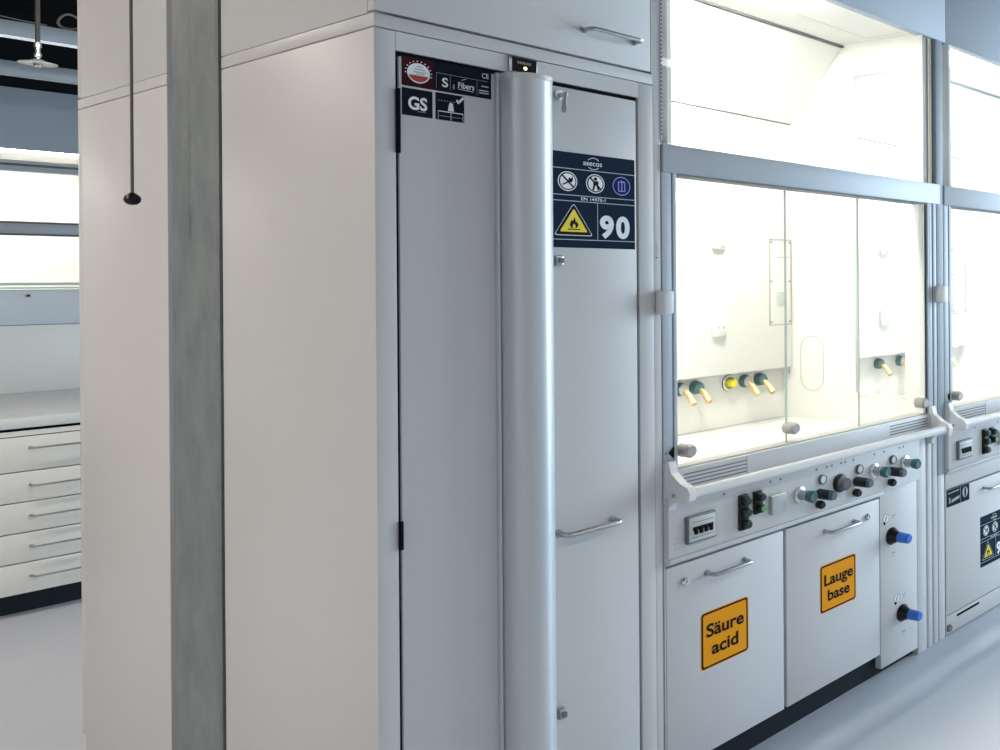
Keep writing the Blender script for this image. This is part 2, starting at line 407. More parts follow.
b.text('S', 0.188, 1.8755, 0, 0.028, 'white', 3, 0.02); b.rect(0.222, 0.226, 1.874, 1.884, 0, 'greyprint', 3)
b.text('Fibers', 0.236, 1.8785, 0, 0.019, 'white', 3, 0.012, width=0.050); b.line(0.236, 1.876, 0.286, 1.8745, 0.001, 0, 'white', 3); b.line(0.248, 1.8965, 0.262, 1.901, 0.001, 0, 'white', 3)
for z, xa in ((1.890, 0.310), (1.880, 0.302), (1.8745, 0.302)): b.rect(xa, 0.333, z, z + 0.0028, 0, 'lineprint', 3)
b.text('CE', 0.311, 1.9105, 0, 0.016, 'white', 3, 0.006, width=0.022)
tag(b.build('certification_label', dl, base=cab['base'], fixn=False), 'wide dark label with a red and white roundel')
b = MB().rect(0.074, 0.161, 1.8015, 1.860, 0, 'navy2', 1)
b.text('GS', 0.090, 1.816, 0, 0.038, 'white', 3, 0.03, width=0.054); b.rect(0.090, 0.118, 1.843, 1.8445, 0, 'darkred', 2); b.rect(0.118, 0.142, 1.8115, 1.8127, 0, 'greyprint', 2)
tag(b.build('safety_mark_label', dl, base=cab['base'], fixn=False), 'square dark label with the letters GS')
b = MB().rect(0.170, 0.256, 1.8015, 1.861, 0, 'navy2', 1)
b.line(0.232, 1.850, 0.238, 1.844, 0.006, 0, 'white', 3); b.line(0.237, 1.844, 0.254, 1.858, 0.006, 0, 'white', 3)
for k in range(6): b.rect(0.177 + k * 0.009, 0.181 + k * 0.009, 1.8435, 1.8450, 0, 'greyprint', 2)
b.flat([(0.206, 1.823), (0.224, 1.823), (0.2215, 1.836), (0.2085, 1.836)], 0, 'white', 3); b.disc(0.215, 1.838, 0.004, 0, 'white', 4, n=14)
b.rect(0.176, 0.252, 1.8195, 1.8215, 0, 'white', 3); b.rect(0.214, 0.2165, 1.803, 1.820, 0, 'lineprint', 3); b.rect(0.176, 0.178, 1.803, 1.820, 0, 'greyprint', 3); b.rect(0.2505, 0.2525, 1.803, 1.820, 0, 'lineprint', 3); b.rect(0.180, 0.250, 1.810, 1.811, 0, 'greyprint', 3)
tag(b.build('shelf_load_label', dl, base=cab['base'], fixn=False), 'square dark label with a tick and a weight on a shelf')

# ------------------------------------------------------------------ upper cabinet
up = thing('upper_cabinet', (0.48, 0.3, 1.978), 'pale grey overhead cabinet resting on the tall safety cabinet', 'cabinet')
b = MB()
b.box(0, SW, 0, SD, 1.9785, 2.0065, 'cab', 0.001)
b.box(0, SW, 0.022, SD, 2.0085, 2.95, 'cab', 0.001)
b.box(0.956, SW, 0.0, 0.022, 2.0085, 2.95, 'cab'); b.box(0.012, SW, 0.03, SD, 2.003, 2.012, 'seam')
b.build('body', up)
d = MB().box(0.0, 0.9535, 0.0, 0.0205, 2.0125, 2.947, 'cab', 0.0015).build('door', up)
bow_handle(0.672, 0.883, 2.080, 0.0, 0.030, 0.0052, 'steel').build('handle', d, base=up['base'])

# cabinets of the row behind, seen only by their side panels
rc = thing('rear_cabinet', (0.48, 1.16, 0), 'plain white tall cabinet side beyond the concrete column', 'cabinet')
MB().box(0, SW, 0.884, 1.413, 0, SH, 'cab', 0.002).box(0.0, 0.04, 1.413, 1.438, 0.08, SH, 'cab', 0.002).box(0.04, SW, 1.413, 1.43, 0.08, SH, 'cab').build('body', rc)
MB().box(0.04, 0.48, 1.43, 1.438, 0.085, 1.97, 'cab', 0.002).build('door', rc); MB().box(0.484, 0.95, 1.43, 1.438, 0.085, 1.97, 'cab', 0.002).build('door', rc)
ru = thing('upper_cabinet', (0.48, 1.16, 1.978), 'white overhead cabinet beyond the column, above the plain rear cabinet', 'cabinet')
MB().box(0, SW, 0.884, 1.438, 1.9785, 2.0065, 'cab', 0.001).box(0, SW, 0.884, 1.416, 2.0085, 2.95, 'cab', 0.001).box(0.014, SW - 0.01, 0.9, 1.40, 2.003, 2.012, 'seam').build('body', ru)
MB().box(0.0, SW, 1.418, 1.438, 2.0125, 2.947, 'cab', 0.0015).build('door', ru)

# perforated filler between cabinet and fume hood
fl = thing('filler_strip', (0.981, 0.03, 0), 'narrow pale filler strip with a perforated edge between cabinet and fume hood', 'filler strip')
MB().box(0.9645, 0.9975, 0.002, 0.10, 0, 2.95, 'hoodpaint', 0.002).build('strip', fl)
b = MB()
b.box(0.998, 1.003, 0.0, 0.05, 1.832, 2.95, 'hoodpaint')
z = 1.845
while z < 2.9:
    b.box(0.9985, 1.0045, -0.0012, 0.002, z, z + 0.0058, 'seal'); z += 0.0112
b.build('perforated_edge', fl)

# ------------------------------------------------------------------ fume hoods
def slots(b, x0, x1, z0, z1, n, y):
    for k in range(n):
        z = z0 + (z1 - z0) * (k + 0.5) / n
        b.box(x0, x1, y - 0.0012, y + 0.004, z - 0.0016, z + 0.0016, 'seal')

def make_hood(dx, label, first):
    X = lambda v: v + dx
    h = thing('fume_hood', (X(1.9), 0.3, 0), label, 'fume hood', 'fume hoods in the front row')
    Y1 = 0.80
    def part(b, name, parent=None, **k): return b.build(name, parent or h, base=h['base'], **k)
    # --- shell
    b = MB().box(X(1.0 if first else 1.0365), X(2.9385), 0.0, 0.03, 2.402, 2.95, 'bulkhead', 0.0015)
    part(b, 'upper_panel')
    b = MB().box(X(1.0), X(2.72), 0.03, Y1, 2.41, 2.43, 'ceramic')
    b.box(X(1.60), X(1.66), 0.30, 0.31, 2.408, 2.411, 'seal')
    b.box(X(2.10), X(2.66), 0.20, 0.202, 2.4095, 2.411, 'frosted'); b.box(X(2.10), X(2.102), 0.06, 0.20, 2.4095, 2.411, 'frosted'); b.box(X(2.66), X(2.662), 0.06, 0.20, 2.4095, 2.411, 'frosted')
    part(b, 'chamber_roof')
    tag(part(MB().box(X(1.2), X(2.0), 0.06, 0.17, 2.402, 2.41, 'hoodlamp'), 'chamber_light'), 'lit diffuser in the chamber roof')
    # sloped and vertical baffle with open slit below
    b = MB()
    b.prism([(X(1.09), 0.336, 2.400), (X(1.09), 0.352, 2.400), (X(1.09), 0.590, 2.114), (X(1.09), 0.573, 2.114)], (1.626, 0, 0), 'ceramic')
    b.box(X(1.09), X(2.716), 0.573, 0.588, 1.075, 2.108, 'ceramic', 0.001)
    b.box(X(1.09), X(2.716), 0.326, 0.337, 2.4025, 2.4095, 'seal')
    part(b, 'baffle')
    b = MB().box(X(1.07), X(2.74), 0.612, 0.64, 0.86, 2.41, 'ceramic'); part(b, 'back_wall')
    # side walls with window openings
    def wall(x0, x1, wy0, wy1, wz0, wz1, open_):
        w = MB()
        if not open_: w.box(x0, x1, 0.03, 0.64, 0.84, 2.41, 'ceramic'); return w
        w.box(x0, x1, 0.004, wy0, 0.84, 2.41, 'ceramic'); w.box(x0, x1, wy1, 0.64, 0.84, 2.41, 'ceramic')
        w.box(x0, x1, wy0, wy1, 0.84, wz0, 'ceramic'); w.box(x0, x1, wy0, wy1, wz1, 2.41, 'ceramic'); return w
    part(wall(X(1.07), X(1.09), 0.10, 0.46, 0.95, 2.33, not first), 'side_wall')
    w = wall(X(2.72), X(2.727), 0.08, 0.281, 0.982, 2.272, True)
    # round-ended port cover
    cy, cz, hr, r = 0.482, 1.092, 0.085, 0.052
    p = [(X(2.7195), cy + r * math.cos(math.radians(t)), cz + hr - r + 0.03 + r * math.sin(math.radians(t))) for t in range(0, 181, 15)] + \
        [(X(2.7195), cy + r * math.cos(math.radians(t)), cz - hr + r - 0.03 + r * math.sin(math.radians(t))) for t in range(180, 361, 15)]
    w.tube(p, 0.0015, 'frosted', 6, closed=True)
    sw = part(w, 'side_wall')
    part(MB().box(X(2.722), X(2.725), 0.078, 0.283, 0.980, 2.274, 'glass'), 'side_window', sw)
    b = MB().box(X(2.719), X(2.7285), 0.279, 0.288, 0.975, 2.279, 'glassedge').box(X(2.7165), X(2.7215), 0.07, 0.29, 0.972, 0.982, 'ceramic').box(X(2.7165), X(2.7215), 0.07, 0.29, 2.272, 2.278, 'greyprint')
    part(b, 'window_trim', sw)
    # work surface with raised rim
    b = MB().box(X(1.07), X(2.74), 0.02, 0.612, 0.835, 0.858, 'worktop', 0.003)
    part(b, 'work_surface')
    # rear sockets
    for x in (1.69, 2.147):
        for z in (1.604, 1.262):
            b = MB().box(X(x - 0.045), X(x + 0.045), 0.558, 0.573, z - 0.035, z + 0.035, 'ceramic', 0.006)
            b.cyl((X(x - 0.018), 0.5585, z), (X(x - 0.018), 0.557, z), 0.005, 'frosted', seg=12).cyl((X(x + 0.018), 0.5585, z), (X(x + 0.018), 0.557, z), 0.005, 'frosted', seg=12)
            b.box(X(x + 0.004), X(x + 0.030), 0.553, 0.559, z - 0.026, z - 0.020, 'lightplate', 0.001)
            part(b, 'wall_socket')
    # framed inspection plate on the baffle
    b = MB(); x0, x1, z0, z1 = 2.533, 2.711, 1.256, 1.618
    for a in ((x0, x1, z0, z0 + 0.004), (x0, x1, z1 - 0.004, z1), (x0, x0 + 0.004, z0, z1), (x1 - 0.004, x1, z0, z1), (x0 + 0.06, x1, 1.540, 1.543)): b.box(X(a[0]), X(a[1]), 0.5695, 0.5735, a[2], a[3], 'frosted')
    for px in (x0 + 0.012, x1 - 0.012):
        for pz in (z0 + 0.014, 1.44, z1 - 0.014): b.cyl((X(px), 0.5735, pz), (X(px), 0.568, pz), 0.005, 'frosted', seg=10)
    b.box(X(2.592), X(2.652), 0.566, 0.5735, 1.335, 1.395, 'lightplate', 0.004)
    part(b, 'inspection_plate')
    # gas and water valves on the rear strip
    for i, (x, c, noz) in enumerate(((1.70, 'teal', True), (1.94, 'frosted', True), (2.043, 'teal', True), (2.284, 'knobyellow', False), (2.393, 'frosted', True), (2.507, 'teal', True))):
        b = MB(); z = 1.033
        if noz:
            b.lathe([(0, 0), (0.025, 0), (0.0265, 0.005), (0.022, 0.024), (0.016, 0.027), (0, 0.027)], (X(x), 0.612, z), (0, -1, 0), c, mats=['teal', 'teal', 'teal', c, c])
            v = part(b, 'valve')
            n = MB().tube([(X(x + 0.006), 0.590, z - 0.008), (X(x + 0.007), 0.580, z - 0.013), (X(x + 0.008), 0.572, z - 0.020), (X(x + 0.008), 0.566, z - 0.028)], 0.0105, 'brass', 14)
            n.cyl((X(x + 0.008), 0.567, z - 0.027), (X(x + 0.008), 0.548, z - 0.053), 0.0125, 'brass', bev=0.002).cyl((X(x + 0.008), 0.548, z - 0.053), (X(x + 0.008), 0.5475, z - 0.0545), 0.007, 'frosted')
            tag(part(n, 'nozzle', v), 'brass outlet nozzle')
        else:
            b.lathe([(0, 0), (0.034, 0), (0.034, 0.004), (0.030, 0.006), (0.024, 0.006)], (X(x), 0.612, z), (0, -1, 0), 'black', mats=['black', 'black', 'whiteplastic', 'whiteplastic'])
            b.lathe([(0.019, 0.004), (0.018, 0.012), (0.015, 0.026), (0, 0.028)], (X(x), 0.612, z), (0, -1, 0), 'knobyellow')
            tag(part(b, 'valve'), 'yellow valve knob without a nozzle')
    # --- sash: frame, three sliding panes with grips
    b = MB().box(X(1.003), X(2.862), -0.004, 0.05, 1.744, 1.823, 'alu', 0.002)
    b.box(X(1.048), X(1.066), -0.002, 0.05, 0.918, 1.744, 'alu', 0.002)
    b.box(X(1.0645), X(1.0695), 0.006, 0.014, 0.918, 1.744, 'seal')
    b.box(X(2.745), X(2.757), -0.002, 0.05, 0.918, 1.744, 'alu', 0.002); b.box(X(2.741), X(2.746), 0.004, 0.012, 0.918, 1.744, 'seal')
    b.box(X(1.066), X(2.745), 0.0, 0.045, 1.738, 1.7445, 'seal')
    b.box(X(1.066), X(2.745), 0.0, 0.045, 0.916, 0.921, 'frosted')
    sash = part(b, 'sash_frame')
    for x0, x1, y, kx in ((1.068, 1.690, 0.014, 1.100), (1.682, 2.196, 0.028, 1.704), (2.188, 2.719, 0.014, 2.655)):
        b = MB().box(X(x0), X(x1), y, y + 0.005, 0.921, 1.740, 'glass')
        pane = part(b, 'sash_pane', sash)
    for x0, x1, y, kx in ((1.068, 1.690, 0.014, 1.088), (1.682, 2.196, 0.028, 1.690), (2.188, 2.719, 0.014, 2.655)):
        b = MB().lathe([(0, 0), (0.016, 0), (0.0195, 0.004), (0.0195, 0.034), (0.015, 0.040), (0, 0.040)], (X(kx + 0.012), y, 0.966), (0, -1, 0), 'frosted')
        part(b, 'pane_grip', sash)
    for x, y in ((1.6875, 0.0135), (2.1925, 0.0135)):
        part(MB().box(X(x) - 0.0022, X(x) + 0.0022, y, y + 0.006, 0.921, 1.740, 'glassedge'), 'pane_edge', sash)
    part(MB().box(X(1.004), X(2.719), 0.020, 0.025, 1.823, 2.402, 'glass'), 'upper_pane')
    # --- side posts
    b = MB().box(X(1.0), X(1.046), 0.0, 0.06, 0.94, 1.744, 'alu', 0.002).box(X(1.0), X(1.046), 0.0, 0.06, 0.66, 0.94, 'hoodpaint')
    b.box(X(1.0), X(1.004), 0.0, 0.06, 0.0, 0.66, 'hoodpaint')
    part(b, 'side_post')
    b = MB().box(X(2.759), X(2.790), 0.0, 0.06, 0.86, 1.744, 'alu', 0.002).box(X(2.795), X(2.826), -0.002, 0.06, 0.86, 1.744, 'alu', 0.002)
    b.box(X(2.790), X(2.795), 0.012, 0.05, 0.86, 1.744, 'seal')
    b.box(X(2.838), X(2.900), 0.0, 0.06, 0.66, 2.402, 'bulkhead', 0.002); b.box(X(2.826), X(2.838), 0.014, 0.05, 0.86, 2.402, 'seal')
    b.box(X(2.768), X(2.826), 0.012, 0.05, 1.823, 2.402, 'ceramic').box(X(2.778), X(2.781), 0.009, 0.012, 1.823, 2.402, 'seal').box(X(2.792), X(2.7935), 0.0105, 0.012, 1.823, 2.402, 'brass').box(X(2.808), X(2.8095), 0.0105, 0.012, 1.823, 2.402, 'brass')
    part(b, 'side_post')
    b = MB().box(X(2.636), X(2.716), 0.0, 0.16, 0.0, 0.862, 'hoodpaint', 0.002).box(X(2.716), X(2.738), 0.012, 0.16, 0.01, 0.862, 'alu')
    b.box(X(2.738), X(2.776), 0.002, 0.16, 0.0, 0.862, 'hoodpaint', 0.003).box(X(2.776), X(2.796), 0.014, 0.16, 0.01, 0.862, 'alu')
    b.box(X(2.796), X(2.838), 0.004, 0.16, 0.0, 0.862, 'hoodpaint', 0.002).box(X(2.838), X(2.900), 0.002, 0.16, 0.0, 0.66, 'hoodpaint', 0.002)
    part(b, 'corner_post')
    # sash stops
    for x0, x1 in ((0.966, 1.012), (2.810, 2.870)):
        part(MB().box(X(x0), X(x1), -0.032, 0.0, 1.352, 1.418, 'whiteplastic', 0.006).box(X(x0 + 0.003), X(x1 - 0.003), -0.004, 0.004, 1.358, 1.412, 'frosted'), 'sash_stop')
    b = MB().rect(X(0.972), X(0.980), 1.506, 1.509, 0.002, 'ink', 1)
    for k in range(6): b.rect(X(0.973), X(0.979), 1.514 + k * 0.006, 1.5175 + k * 0.006, 0.002, 'greyprint', 1)
    part(b, 'small_label')
    part(MB().prism([(X(1.022), -0.003, 0.966), (X(1.046), -0.003, 0.982), (X(1.046), -0.003, 0.950)], (0, 0.004, 0), 'ink').cyl((X(1.014), 0, 0.966), (X(1.014), -0.004, 0.966), 0.004, 'steel', seg=10), 'sash_marker')
    # --- sill with air slots
    b = MB().box(X(1.048), X(2.80), -0.006, 0.05, 0.846, 0.916, 'hoodpaint', 0.003)
    slots(b, X(1.085), X(1.410), 0.862, 0.905, 4, -0.006); slots(b, X(2.392), X(2.722), 0.866, 0.908, 4, -0.006)
    b.box(X(1.414), X(1.4155), -0.0068, 0.0, 0.856, 0.912, 'seal')
    part(b, 'sill')
    # --- handrail
    b = MB().tube([(X(1.030), -0.050, 0.862), (X(1.045), -0.060, 0.862), (X(1.08), -0.062, 0.862), (X(2.745), -0.062, 0.862)], 0.0150, 'whiteplastic', 20)
    rail = part(b, 'hand_rail')
    def bracket(x0, x1):
        prof = [(0.0, 0.945), (-0.012, 0.945), (-0.020, 0.915), (-0.050, 0.890), (-0.072, 0.882), (-0.082, 0.866), (-0.078, 0.846), (-0.060, 0.838), (-0.030, 0.836), (-0.014, 0.822), (-0.010, 0.800), (0.0, 0.800)]
        q = MB().prism([(X(x0), y, z) for y, z in prof], (x1 - x0, 0, 0), 'whiteplastic')
        q.cyl((X(x0) - 0.003, -0.062, 0.862), (X(x1) + 0.003, -0.062, 0.862), 0.020, 'whiteplastic', bev=0.004)
        q.cyl((X(x0) - 0.005, -0.030, 0.856), (X(x0) + 0.002, -0.030, 0.856), 0.006, 'steel', seg=12)
        return q
    part(bracket(1.006, 1.040), 'rail_bracket'); part(bracket(2.748, 2.782), 'rail_bracket')
    # --- control panel
    CY = -0.012
    b = MB().box(X(1.004), X(2.634), CY, 0.06, 0.676, 0.845, 'hoodpaint', 0.001)
    b.box(X(1.004), X(2.314), CY - 0.004, 0.05, 0.664, 0.676, 'hoodpaint', 0.002).box(X(1.004), X(2.314), -0.004, 0.05, 0.656, 0.664, 'alu')
    b.box(X(1.006), X(2.632), CY - 0.0004, CY, 0.8335, 0.8345, 'seal')
    for x in (1.28, 1.54, 1.60, 1.83, 1.90, 1.935, 2.0, 2.03, 2.09, 2.25, 2.33, 2.455, 2.49): b.disc(X(x), 0.818, 0.004, CY, 'seal', 1, n=12)
    for k, x in enumerate((1.03, 1.045)):
        for j in range(3): b.rect(X(x), X(x + 0.008), 0.700 + 0.014 * j, 0.702 + 0.014 * j, CY, 'greyprint', 1)
    cp = part(b, 'control_panel')
    # flush double socket under a clear flap
    b = MB().box(X(1.078), X(1.222), CY - 0.012, CY, 0.706, 0.783, 'seal', 0.003)
    b.box(X(1.084), X(1.216), CY - 0.014, CY - 0.008, 0.711, 0.778, 'lightplate', 0.003)
    b.box(X(1.100), X(1.200), CY - 0.0155, CY - 0.012, 0.742, 0.752, 'ink')
    for k in range(4): b.box(X(1.106 + 0.025 * k), X(1.121 + 0.025 * k), CY - 0.019, CY - 0.012, 0.731, 0.749, 'ink', 0.002)
    b.box(X(1.094), X(1.206), CY - 0.0147, CY - 0.012, 0.764, 0.7655, 'seal').box(X(1.094), X(1.206), CY - 0.0147, CY - 0.012, 0.722, 0.7235, 'seal')
    part(b, 'switch_box', cp)
    for x0, x1, z0, z1, n in ((1.352, 1.402, 0.697, 0.803, 3), (1.434, 1.480, 0.733, 0.802, 2)):
        b = MB().box(X(x0), X(x1), CY - 0.010, CY, z0, z1, 'black', 0.003); hh = (z1 - z0) / n
        for k in range(n):
            m = 'greenlit' if (n == 2 and k == 0) else 'darkgreen'
            zc = z0 + hh * (k + 0.5)
            b.box(X(x0 + 0.008), X(x1 - 0.006), CY - 0.024, CY - 0.009, zc - hh * 0.36, zc + hh * 0.36, 'darkgreen', 0.006)
            b.disc(X((x0 + x1) / 2 + 0.004), zc, 0.009, CY - 0.024, m, 1, n=20)
        part(b, 'push_buttons', cp)
    part(MB().box(X(1.527), X(1.614), CY - 0.014, CY, 0.716, 0.776, 'lightplate', 0.004), 'cover_plate', cp)
    def knob(x, z, prof, mats, name='control_knob'):
        b = MB().lathe(prof, (X(x), CY, z), (0, -1, 0), mats[0], 24, mats); return part(b, name, cp)
    # chrome taps with a teal end
    for x, z in ((1.716, 0.752), (2.247, 0.760), (2.502, 0.757)):
        knob(x, z, [(0, 0), (0.025, 0), (0.025, 0.005), (0.017, 0.008), (0.0155, 0.032), (0.018, 0.034), (0.0195, 0.048), (0.015, 0.053), (0.008, 0.053), (0, 0.051)],
             ['chrome', 'chrome', 'chrome', 'steel', 'teal', 'teal', 'teal', 'teal', 'greycap'], 'tap')
    for x, z in ((1.842, 0.737), (2.106, 0.741), (2.372, 0.742)):
        knob(x, z, [(0, 0), (0.0145, 0), (0.0165, 0.004), (0.0165, 0.048), (0.0135, 0.057), (0, 0.058)], ['black', 'black', 'black', 'teal', 'greycap'])
    for x, z in ((1.838, 0.702), (2.098, 0.703), (2.374, 0.701)):
        knob(x, z, [(0, 0), (0.012, 0), (0.0138, 0.004), (0.0138, 0.014), (0.010, 0.020), (0, 0.020)], ['black'] * 5)
    knob(1.986, 0.752, [(0, 0), (0.030, 0), (0.0315, 0.004), (0.029, 0.009), (0.023, 0.011), (0.0215, 0.028), (0.018, 0.031), (0, 0.031)], ['black'] * 4 + ['greycap'] * 3)
    for x in (1.865, 2.130, 2.397):
        knob(x, 0.781, [(0, 0), (0.0165, 0), (0.0165, 0.006), (0.0135, 0.008), (0.013, 0.006), (0, 0.006)], ['steel', 'greycap', 'seal', 'seal', 'whiteplastic'], 'gauge')
    # --- service panel with two blue taps, plinth
    b = MB().box(X(2.318), X(2.632), 0.0, 0.05, 0.026, 0.676, 'hoodpaint', 0.001).box(X(2.318), X(2.336), 0.05, 0.16, 0.026, 0.66, 'hoodpaint')
    sp = part(b, 'service_panel')
    for x, z in ((2.410, 0.496), (2.495, 0.193)):
        b = MB().lathe([(0, 0), (0.031, 0), (0.032, 0.004), (0.022, 0.018), (0.016, 0.034), (0, 0.036)], (X(x), 0.0, z), (0, -1, 0), 'black')
        t = part(b, 'tap', sp) if False else part(b, 'tap')
        part(MB().lathe([(0, 0.030), (0.018, 0.030), (0.019, 0.034), (0.0175, 0.066), (0.014, 0.069), (0, 0.069)], (X(x), 0.0, z), (0, -1, 0), 'bluecap'), 'tap_cap', t)
    for x, z in ((2.365, 0.567), (2.452, 0.256)):
        b = MB().disc(X(x), z, 0.017, 0.0, 'greyprint', 1); b.disc(X(x), z, 0.0145, 0.0, 'white', 2); b.line(X(x - 0.008), z - 0.008, X(x + 0.008), z + 0.010, 0.004, 0.0, 'ink', 3); b.disc(X(x - 0.013), z - 0.016, 0.006, 0.0, 'ink', 3, n=12)
        part(b, 'tap_symbol', sp)
        b = MB().rect(X(x + 0.050), X(x + 0.082), z, z + 0.004, 0.0, 'greyprint', 1); b.rect(X(x + 0.054), X(x + 0.070), z - 0.008, z - 0.005, 0.0, 'greyprint', 1); part(b, 'tap_label', sp)
        b = MB().rect(X(x + 0.045), X(x + 0.075), z - 0.139, z - 0.133, 0.0, 'greyprint', 1); b.rect(X(x + 0.050), X(x + 0.064), z - 0.147, z - 0.144, 0.0, 'greyprint', 1)
        part(b, 'tap_label', sp)
    if first: part(MB().box(X(1.004), X(2.700), 0.022, 0.04, 0.0, 0.10, 'plinth').box(X(2.34), X(2.62), 0.03, 0.05, 0.0, 0.026, 'plinth'), 'plinth')
    return h

make_hood(0.0, 'wide fume hood with a lit white chamber above the two orange-labelled cabinets', True)
make_hood(1.905, 'partly seen fume hood at the right edge, above a grey cabinet with black stickers', False)

# ------------------------------------------------------------------ cabinets under the hoods
def orange_sign(x0, x1, z0, z1, y, l1, w1, l2, w2):
    x0 *= AX; x1 *= AX
    b = MB(True).rrect(x0, x1, z0, z1, 0.011, y, 'orange', 1)
    b.rrect(x0 + 0.003, x1 - 0.003, z0 + 0.003, z1 - 0.003, 0.009, y, 'ink', 2); b.rrect(x0 + 0.0085, x1 - 0.0085, z0 + 0.0085, z1 - 0.0085, 0.006, y, 'orange', 3)
    c = (x0 + x1) / 2; h = z1 - z0
    b.text(l1, c, z0 + h * 0.555, y, 0.052, 'ink', 5, 0.026, 'CENTER', width=w1); b.text(l2, c, z0 + h * 0.225, y, 0.052, 'ink', 5, 0.026, 'CENTER', width=w2)
    return b

def under_cabinet(x0, x1, label, sign, hx0, hx1, lockx):
    c = thing('underbench_cabinet', ((x0 + x1) / 2, 0.3, 0.0), label, 'cabinet')
    MB().box(x0, x1, 0.024, 0.50, 0.104, 0.645, 'hoodpaint').box(x0 + 0.02, x1 - 0.02, 0.045, 0.50, 0.0, 0.104, 'plinth').build('body', c)
    d = MB().box(x0 + 0.003, x1 - 0.002, 0.0, 0.022, 0.081, 0.648, 'hoodpaint', 0.0015).build('door', c)
    bow_handle(hx0, hx1, 0.599, 0.0, 0.030, 0.006, 'steel').build('handle', d, base=c['base'])
    MB().lathe([(0, 0), (0.012, 0), (0.012, 0.005), (0.009, 0.009), (0.004, 0.009), (0.004, 0.006), (0, 0.006)], (lockx, 0.0, 0.598), (0, -1, 0), 'chrome', 20).build('lock', d, base=c['base'])
    tag(sign.build('label', d, base=c['base'], fixn=False), 'orange label in black lettering')
under_cabinet(1.006, 1.636, 'grey underbench cabinet whose orange label reads acid', orange_sign(1.171, 1.426, 0.321, 0.487, 0.0, 'Säure', 0.132, 'acid', 0.094), 1.205, 1.405, 1.092)
under_cabinet(1.650, 2.313, 'grey underbench cabinet whose orange label reads base', orange_sign(1.869, 2.126, 0.326, 0.487, 0.0, 'Lauge', 0.136, 'base', 0.104), 1.905, 2.115, 2.216)

fc = thing('underbench_cabinet', (3.56, 0.3, 0.0), 'grey underbench safety cabinet with black warning stickers under the right-hand hood', 'cabinet')
MB().box(2.912, 4.215, 0.024, 0.55, 0.0, 0.655, 'cab').box(2.912, 4.215, 0.0, 0.024, 0.594, 0.654, 'cab', 0.0015).box(2.916, 4.211, 0.004, 0.024, 0.004, 0.078, 'cab', 0.0015).box(3.02, 3.26, 0.003, 0.0045, 0.057, 0.066, 'seam').cyl((2.935, 0.004, 0.03), (2.935, -0.004, 0.03), 0.014, 'seal', seg=14).build('body', fc)
d = MB().box(2.912, 3.724, 0.0, 0.022, 0.085, 0.587, 'cab', 0.0015).build('door', fc)
MB().box(3.730, 4.213, 0.0, 0.022, 0.085, 0.587, 'cab', 0.0015).build('door', fc)
bow_handle(3.31, 3.62, 0.545, 0.0, 0.03, 0.006, 'steel').build('handle', d, base=fc['base'])
b = MB().rect(2.914, 3.150, 0.520, 0.588, 0.0, 'navy2', 1).disc(3.105, 0.558, 0.026, 0.0, 'lineprint', 2, rz=0.022)
b.disc(3.105, 0.558, 0.010, 0.0, 'navy2', 3, rz=0.022); b.rect(3.055, 3.058, 0.524, 0.584, 0.0, 'greyprint', 2)
b.text('S', 2.935, 0.535, 0.0, 0.030, 'lineprint', 3, 0.02); b.line(2.965, 0.540, 3.045, 0.548, 0.012, 0.0, 'greyprint', 2); b.line(2.93, 0.574, 3.04, 0.577, 0.004, 0.0, 'greyprint', 2)
tag(b.build('certification_label', d, base=fc['base'], fixn=False), 'small black label below the top edge')
tag(warning_sign(3.266, 3.59, 0.208, 0.424, 0.0).build('warning_label', d, base=fc['base'], fixn=False), 'black warning label with flame triangle')

# ------------------------------------------------------------------ laboratory bench across the aisle (left)
BY = 3.0
def drawer_unit(x0, x1, label):
    c = thing('drawer_unit', ((x0 + x1) / 2, BY + 0.3, 0), label, 'drawer unit', 'drawer units under the bench')
    MB().box(x0, x1, BY + 0.021, BY + 0.6, 0.10, 0.788, 'bench', 0.001).box(x0, x1, BY, BY + 0.6, 0.789, 0.810, 'bench').box(x0 + 0.01, x1 - 0.01, BY + 0.012, BY + 0.6, 0.78, 0.822, 'seam').box(x0, x1, BY + 0.075, BY + 0.56, 0.0, 0.10, 'plinth').build('body', c)
    zs = [0.099, 0.235, 0.366, 0.499, 0.633, 0.787]
    for k in range(5):
        d = MB().box(x0 + 0.002, x1 - 0.002, BY, BY + 0.02, zs[k] + 0.0025, zs[k + 1] - 0.0025, 'bench', 0.0015).build('drawer', c)
        hz = zs[k + 1] - (0.052 if k == 4 else 0.062)
        bow_handle(x0 + 0.207, x1 - 0.205, hz, BY, 0.030, 0.0042, 'steel').build('handle', d, base=c['base'])
drawer_unit(0.250, 0.905, 'pale grey unit of five drawers left of the rear cabinet')
bn = thing('bench_worktop', (0.2, 3.55, 0.84), 'pale laboratory worktop with an upright service panel along its back', 'worktop')
b = MB().box(-1.9, 1.66, BY - 0.005, 4.10, 0.823, 0.869, 'benchtop', 0.004)
b.build('worktop', bn)
b = MB().box(-1.9, 1.66, 4.10, 4.30, 0.869, 1.232, 'benchtop', 0.003); b.build('lower_panel', bn)
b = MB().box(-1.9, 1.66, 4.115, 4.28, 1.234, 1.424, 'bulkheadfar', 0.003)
b.cyl((0.88, 4.116, 1.392), (0.88, 4.108, 1.392), 0.010, 'steel', seg=14).cyl((0.88, 4.109, 1.392), (0.88, 4.106, 1.392), 0.005, 'seam', seg=10)
b.build('service_panel', bn)
b = MB().box(-1.9, 1.66, 4.10, 4.30, 1.430, 1.438, 'glassedge').box(-1.9, 1.66, 4.09, 4.30, 1.448, 1.462, 'glassedge', 0.002); b.build('glass_shelf', bn)
for x in (-1.8, -0.6, 1.6): MB().box(x, x + 0.03, 4.15, 4.25, 0.0, 0.823, 'bench').build('leg', bn)

